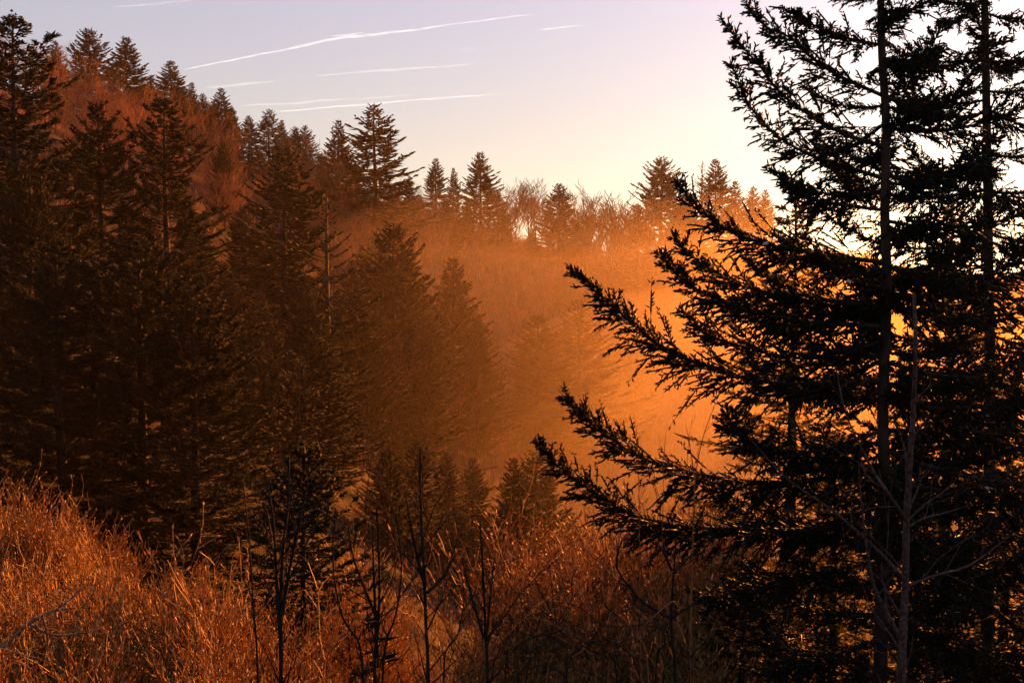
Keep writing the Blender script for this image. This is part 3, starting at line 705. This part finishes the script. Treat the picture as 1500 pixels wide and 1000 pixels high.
sapling('slim pale barked sapling with fine reddish twigs before the huge spruce', 7.0,
        [([(1320, 1000), (1326, 860), (1328, 760), (1334, 660), (1338, 600), (1341, 520), (1339, 430)], 0.030), ([(1328, 762), (1300, 720), (1276, 684), (1240, 608), (1225, 540)], 0.009), ([(1324, 846), (1280, 800), (1220, 748), (1152, 700), (1096, 640)], 0.010),
         ([(1320, 934), (1290, 880), (1276, 840), (1262, 740), (1258, 680)], 0.010), ([(1331, 772), (1350, 760), (1380, 752), (1420, 740)], 0.007), ([(1332, 760), (1355, 738), (1385, 718), (1410, 690)], 0.006), ([(1330, 858), (1370, 842), (1420, 828), (1480, 784)], 0.008),
         ([(1319, 998), (1280, 950), (1240, 904)], 0.007), ([(1330, 690), (1320, 640), (1300, 590)], 0.006)], M_PALE, 76, twigs=6, tl=0.45)
sapling('thin bare sprouts rising behind the long low spruce arms', 10.0,
        [([(1010, 1000), (1016, 760), (1020, 690), (1030, 640), (1048, 590)], 0.010), ([(1018, 700), (1010, 650), (1004, 620)], 0.005), ([(940, 1000), (936, 720), (934, 660), (931, 613)], 0.006), ([(968, 1000), (972, 700), (975, 640), (978, 620)], 0.006)], M_TWIG, 77, twigs=3, tl=0.4)

def bramble(label, Y, arcs, seed):
    rs = np.random.default_rng(seed); u0, v0 = arcs[0][0]; p = at(u0, v0, Y); root = empty('bramble', (p.x, Y, H(p.x, Y) - 0.05)); tag(root, label, 'bramble', None)
    for k, pix in enumerate(arcs):
        pts = [at(u, v, Y + rs.normal(0, 0.12)) - root.location for u, v in pix]
        b = pts[0]; zf = H(b.x + root.location.x, Y) - 0.05 - root.location.z
        if b.z > zf: pts = [Vector((b.x, b.y, zf))] + pts
        A, L = resample([tuple(q) for q in pts], 0.06)
        r = np.linspace(0.0085, 0.003, len(A)); st = mobj('cane', Geo().add(tubes(A[None], r[None], 5)).mesh('cane', M_DARK if k % 3 else M_TWIG, True), root)
        parts = []
        for j in range(int(6 * L)):
            i = int(rs.uniform(0.2, 0.97) * (len(A) - 2)); t = norm(A[i + 1] - A[i]); sd = np.cross(t, rs.normal(size=3)); sd /= np.linalg.norm(sd)
            parts += branching(rs, A[i], t * 0.6 + sd * 0.8, rs.uniform(0.12, 0.45), 0.004, 1, {1: 2}, 0.05, 0.6, 0.6, K=4, curl=0.25)
        mobj('twigs', limbs_geo(parts, Geo(), 3, 3, 0.0015).mesh('twigs', M_DARK), st)['kind'] = 'stuff'
bramble('tangle of arching dark brambles along the near bank', 6.5,
        [[(873, 1000), (850, 950), (820, 920), (785, 905), (745, 912), (715, 930)], [(905, 1000), (870, 955), (840, 935), (810, 905), (770, 880), (745, 855), (735, 840)], [(830, 1000), (838, 960), (860, 942), (895, 938), (925, 960), (935, 990)],
         [(950, 1000), (930, 930), (905, 900), (870, 890), (850, 905)], [(770, 1000), (800, 940), (830, 890), (850, 860), (862, 845)], [(960, 1000), (975, 940), (960, 905), (930, 890), (900, 900)], [(800, 1000), (845, 960), (880, 920), (900, 880), (905, 860)],
         [(1010, 1000), (1000, 950), (970, 920), (930, 915)], [(740, 1000), (755, 950), (790, 930), (830, 940), (860, 970)], [(890, 1000), (915, 950), (955, 905), (985, 880)]], 81)

def leaf_flake(name, pos, size, mat, label, cat, seed, group=None, flat=0.45, rings=5):
    """small uneven rounded lump"""
    rs = np.random.default_rng(seed); V, Fc = [], []
    nu, nv = 10, rings
    V.append((0, 0, flat)); 
    for i in range(1, nv):
        a = math.pi * i / nv
        for j in range(nu):
            b = 2 * math.pi * j / nu; r = 1 + rs.normal(0, 0.28)
            V.append((math.sin(a) * math.cos(b) * r, math.sin(a) * math.sin(b) * r * 0.7, math.cos(a) * flat * r))
    V.append((0, 0, -flat))
    for j in range(nu):
        k = (j + 1) % nu; Fc.append((0, 1 + j, 1 + k))
        for i in range(nv - 2):
            a, b = 1 + i * nu, 1 + (i + 1) * nu; Fc += [(a + j, b + j, a + k), (a + k, b + j, b + k)]
        b = 1 + (nv - 2) * nu; Fc.append((len(V) - 1, b + k, b + j))
    o = mobj(name, Geo().add((np.array(V) * size, np.array(Fc))).mesh(name, mat, True)); o.location = pos; o.rotation_euler = (rs.normal(0, 0.2), rs.normal(0, 0.2), rs.uniform(0, 6.28))
    tag(o, label, cat, group); return o

def simple_mat(name, c, rough=0.7, spec=0.3, scale=20, amt=0.8):
    m, n, l, out = new_mat(name)
    cc, tx = noise_col(n, l, tuple(v * amt for v in c), c, scale)
    p = n.new('ShaderNodeBsdfPrincipled'); l.new(cc, p.inputs['Base Color']); p.inputs['Roughness'].default_value = rough; p.inputs['Specular IOR Level'].default_value = spec
    l.new(p.outputs[0], out.inputs['Surface']); return m
M_SNOW = simple_mat('old grey snow', (0.42, 0.40, 0.44), 0.9)
M_RED = simple_mat('withered red leaf', (0.30, 0.03, 0.02), 0.6)

def ground_hit(u, v):
    d = ray(u, v); lo = None
    for Y in np.arange(6, 500, 0.5):
        p = d * (Y / d.y)
        if p.z < H(p.x, p.y): return Vector((p.x, p.y, H(p.x, p.y)))
    return None
for k, (u, v, s) in enumerate([(783, 825, 6), (790, 812, 5), (748, 812, 4), (797, 828, 3), (735, 842, 3), (770, 816, 3), (745, 860, 3), (780, 832, 3)]):
    p = at(u, v, 24.0)
    leaf_flake('snow_clump', p, s * p.y / F * 0.8, M_SNOW, 'small clump of old snow caught on the dry shrubs behind the brambles', 'snow clump', 400 + k, 'snow clumps on the thicket', flat=0.4)
for k, (u, v, s, Y, lb) in enumerate([(1449, 716, 12, 11.2, 'clump of old snow caught on an arm before the second spruce trunk'), (1121, 357, 10, 11.7, 'clump of old snow on an upper arm of the huge spruce'), (1243, 412, 9, 11.0, 'snow clump near the trunk of the huge spruce under its middle arms'), (1384, 351, 5, 11.2, 'tiny snow clump between the two tall trunks')]):
    leaf_flake('snow_clump', at(u, v, Y), s * Y / F * 0.5, M_SNOW, lb, 'snow clump', 430 + k, flat=0.5)
leaf_flake('withered_leaf', at(918, 786, 7.0), 0.022, M_RED, 'withered red leaf hanging on the crooked sapling twig tip', 'leaf', 440, flat=0.8)

# fallen lichen covered limb in the brush
def fallen_limb():
    rs = np.random.default_rng(8); Y = 11.0
    p = at(0, 955, Y); root = empty('fallen_limb', p); tag(root, 'grey lichen covered dead limb lying in the orange brush', 'dead limb')
    for k, (pix, r) in enumerate([([(-60, 985), (0, 950), (40, 915), (75, 895), (110, 890)], 0.03), ([(45, 915), (80, 930), (130, 925), (150, 920)], 0.016), ([(62, 902), (70, 935), (66, 960)], 0.013), ([(0, 950), (40, 960), (62, 965)], 0.013), ([(70, 900), (100, 880), (118, 862)], 0.012)]):
        A, L = resample([tuple(at(u, v, Y + 0.1 * i) - root.location) for i, (u, v) in enumerate(pix)], 0.06)
        rr = np.linspace(r, r * 0.35, len(A)) * (1 + 0.12 * rs.normal(size=len(A)))
        st = mobj('limb', Geo().add(tubes(A[None], rr[None], 6)).mesh('limb', M_GREY, True), root)
        parts = []
        for j in range(int(14 * L)):
            i = int(rs.uniform(0.1, 0.95) * (len(A) - 2)); t = norm(A[i + 1] - A[i]); sd = np.cross(t, rs.normal(size=3)); sd /= np.linalg.norm(sd)
            parts += branching(rs, A[i], t * 0.5 + sd * 0.9, rs.uniform(0.08, 0.25), 0.006, 1, {1: 2}, 0.02, 0.7, 0.6, K=4, curl=0.35)
        mobj('twigs', limbs_geo(parts, Geo(), 3, 3, 0.003).mesh('twigs', M_GREY), st)['kind'] = 'stuff'
fallen_limb()

# ------------------------------------------------------------------ contrails high over the ridge
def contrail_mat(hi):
    m, n, l, out = new_mat('self-lit ice cloud trail')
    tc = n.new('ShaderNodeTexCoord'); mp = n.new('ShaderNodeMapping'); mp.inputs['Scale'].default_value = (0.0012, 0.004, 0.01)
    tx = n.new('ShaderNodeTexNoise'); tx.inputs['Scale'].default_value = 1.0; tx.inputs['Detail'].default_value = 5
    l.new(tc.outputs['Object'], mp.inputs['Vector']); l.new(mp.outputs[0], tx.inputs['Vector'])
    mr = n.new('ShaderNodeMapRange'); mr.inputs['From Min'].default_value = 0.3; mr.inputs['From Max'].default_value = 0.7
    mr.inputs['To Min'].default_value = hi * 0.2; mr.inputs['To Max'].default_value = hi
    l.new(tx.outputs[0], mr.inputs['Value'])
    tr = n.new('ShaderNodeBsdfTransparent'); glow = n.new('ShaderNodeEmission'); glow.inputs['Color'].default_value = (1.0, 0.95, 0.9, 1); glow.inputs['Strength'].default_value = 0.31   # emission stands in for high sunlight scattered by the ice
    mx = n.new('ShaderNodeMixShader'); l.new(mr.outputs[0], mx.inputs[0]); l.new(tr.outputs[0], mx.inputs[1]); l.new(glow.outputs[0], mx.inputs[2])
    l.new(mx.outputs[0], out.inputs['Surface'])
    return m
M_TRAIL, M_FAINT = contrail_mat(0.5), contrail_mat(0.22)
TRAILS = [([(270, 102), (370, 82), (500, 57), (600, 45), (660, 36), (785, 21)], 4.5, 'longest white contrail slanting across the sky'),
          ([(400, 164), (480, 157), (600, 147), (750, 137)], 3.2, 'bright thin contrail just above the large craggy ridge spruce'),
          ([(460, 111), (540, 105), (640, 98), (700, 94)], 4.0, 'soft contrail midway between the longest and the brightest one'),
          ([(300, 128), (350, 124), (405, 119)], 4.5, 'short faint contrail beside the pointed ridge spruce'),
          ([(350, 156), (450, 149), (610, 140)], 3.5, 'faint broad contrail just over the bright thin one'),
          ([(165, 11), (230, 6), (290, -1)], 3.0, 'contrail at the top of the sky over the full conical ridge spruce'),
          ([(485, 53), (510, 51), (535, 48)], 2.0, 'very short contrail just above the longest one'),
          ([(790, 43), (820, 41), (853, 38)], 2.2, 'small fine contrail beyond the end of the longest one'),
          ([(672, 73), (685, 74), (700, 75)], 2.0, 'tiny contrail dash below the longest one')]
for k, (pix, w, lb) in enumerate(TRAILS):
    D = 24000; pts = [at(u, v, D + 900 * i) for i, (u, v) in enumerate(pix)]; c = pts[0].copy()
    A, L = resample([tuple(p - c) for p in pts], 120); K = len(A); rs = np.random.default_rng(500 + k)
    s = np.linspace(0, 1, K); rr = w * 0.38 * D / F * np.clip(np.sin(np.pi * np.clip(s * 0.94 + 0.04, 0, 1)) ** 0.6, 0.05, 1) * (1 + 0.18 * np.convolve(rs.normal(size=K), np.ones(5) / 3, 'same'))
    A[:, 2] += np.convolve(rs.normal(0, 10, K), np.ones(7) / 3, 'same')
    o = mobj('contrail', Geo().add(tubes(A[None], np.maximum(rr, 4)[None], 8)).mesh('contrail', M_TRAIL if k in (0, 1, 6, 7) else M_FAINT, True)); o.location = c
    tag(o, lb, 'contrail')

# ------------------------------------------------------------------ haze
def haze():
    x0, x1, y0, y1, z0, z1 = -424, 424, -40, 539, float(_Z.min()) - 1.5, 57
    V = [(x, y, z) for z in (z0, z1) for y in (y0, y1) for x in (x0, x1)]
    Q = [(0, 2, 3, 1), (4, 5, 7, 6), (0, 1, 5, 4), (2, 6, 7, 3), (0, 4, 6, 2), (1, 3, 7, 5)]
    me = bpy.data.meshes.new('haze'); me.from_pydata(V, [], Q); me.update()
    m, n, l, out = new_mat('pale haze')
    pv = n.new('ShaderNodeVolumePrincipled'); pv.inputs['Color'].default_value = (0.98, 0.86, 0.70, 1); pv.inputs['Density'].default_value = HAZE_DENSITY; pv.inputs['Anisotropy'].default_value = HAZE_G
    l.new(pv.outputs[0], out.inputs['Volume']); me.materials.append(m)
    o = mobj('haze', me); tag(o, 'orange sunlit morning haze filling the valley', 'haze', kind='stuff')
haze()

# mist pooled in the valley, two soft layers with a gently rolling top
def mist(top, density, x0, x1, y0, y1, drop, label, seed, near=0.42):
    rs = np.random.default_rng(seed); nx, ny = 40, 44
    X, Y = np.meshgrid(np.linspace(x0, x1, nx), np.linspace(y0, y1, ny))
    e = np.minimum(np.minimum((X - x0) / (0.42 * (x1 - x0)), (x1 - X) / (0.30 * (x1 - x0))), np.minimum((Y - y0) / (near * (y1 - y0)), (y1 - Y) / (0.10 * (y1 - y0))))
    e = np.clip(e, 0, 1); e = e * e * (3 - 2 * e)
    Z = top - drop * (1 - e)
    for k in range(6):
        a, w, ph = rs.uniform(0, 6.28), rs.uniform(0.02, 0.09), rs.uniform(0, 6.28); Z = Z + rs.uniform(0.8, 2.0) * np.sin(w * (X * math.cos(a) + Y * math.sin(a)) + ph)
    zb = float(_Z.min()) - 1.0
    Z = np.maximum(Z, zb + 0.5)
    idx = np.arange(nx * ny).reshape(ny, nx); n = nx * ny
    V = np.concatenate([np.stack([X, Y, Z], -1).reshape(-1, 3), np.stack([X, Y, np.full_like(X, zb)], -1).reshape(-1, 3)])
    a, b, c, d = idx[:-1, :-1], idx[:-1, 1:], idx[1:, 1:], idx[1:, :-1]
    T = [np.stack([a, b, c], -1), np.stack([a, c, d], -1), np.stack([a, c, b], -1) + n, np.stack([a, d, c], -1) + n]
    rim = np.concatenate([idx[0, :-1], idx[:-1, -1], idx[-1, :0:-1], idx[:0:-1, 0]]); nxt = np.roll(rim, -1)
    T += [np.stack([rim, rim + n, nxt + n], -1), np.stack([rim, nxt + n, nxt], -1)]
    g = Geo().add((V, np.concatenate([t.reshape(-1, 3) for t in T])))
    m, nd, l, out = new_mat('valley mist')
    pv = nd.new('ShaderNodeVolumePrincipled'); pv.inputs['Color'].default_value = (0.98, 0.86, 0.70, 1); pv.inputs['Density'].default_value = density; pv.inputs['Anisotropy'].default_value = MIST_G
    l.new(pv.outputs[0], out.inputs['Volume'])
    o = mobj('mist', g.mesh('mist', m)); tag(o, label, 'mist', kind='stuff')
mist(9.0, 0.00051, -135, 190, 80, 436, 50, 'thinnest topmost veil of orange mist over the valley', 1, near=0.16)
mist(-7.0, 0.00054, -80, 170, 62, 430, 42, 'middle layer of orange mist over the valley', 2)
mist(-20.0, 0.00066, -70, 150, 56, 424, 34, 'thicker orange mist pooled lowest in the valley', 3)
print('TRIS', sum(len(m.polygons) for m in bpy.data.meshes), 'OBJ', len(bpy.data.objects))
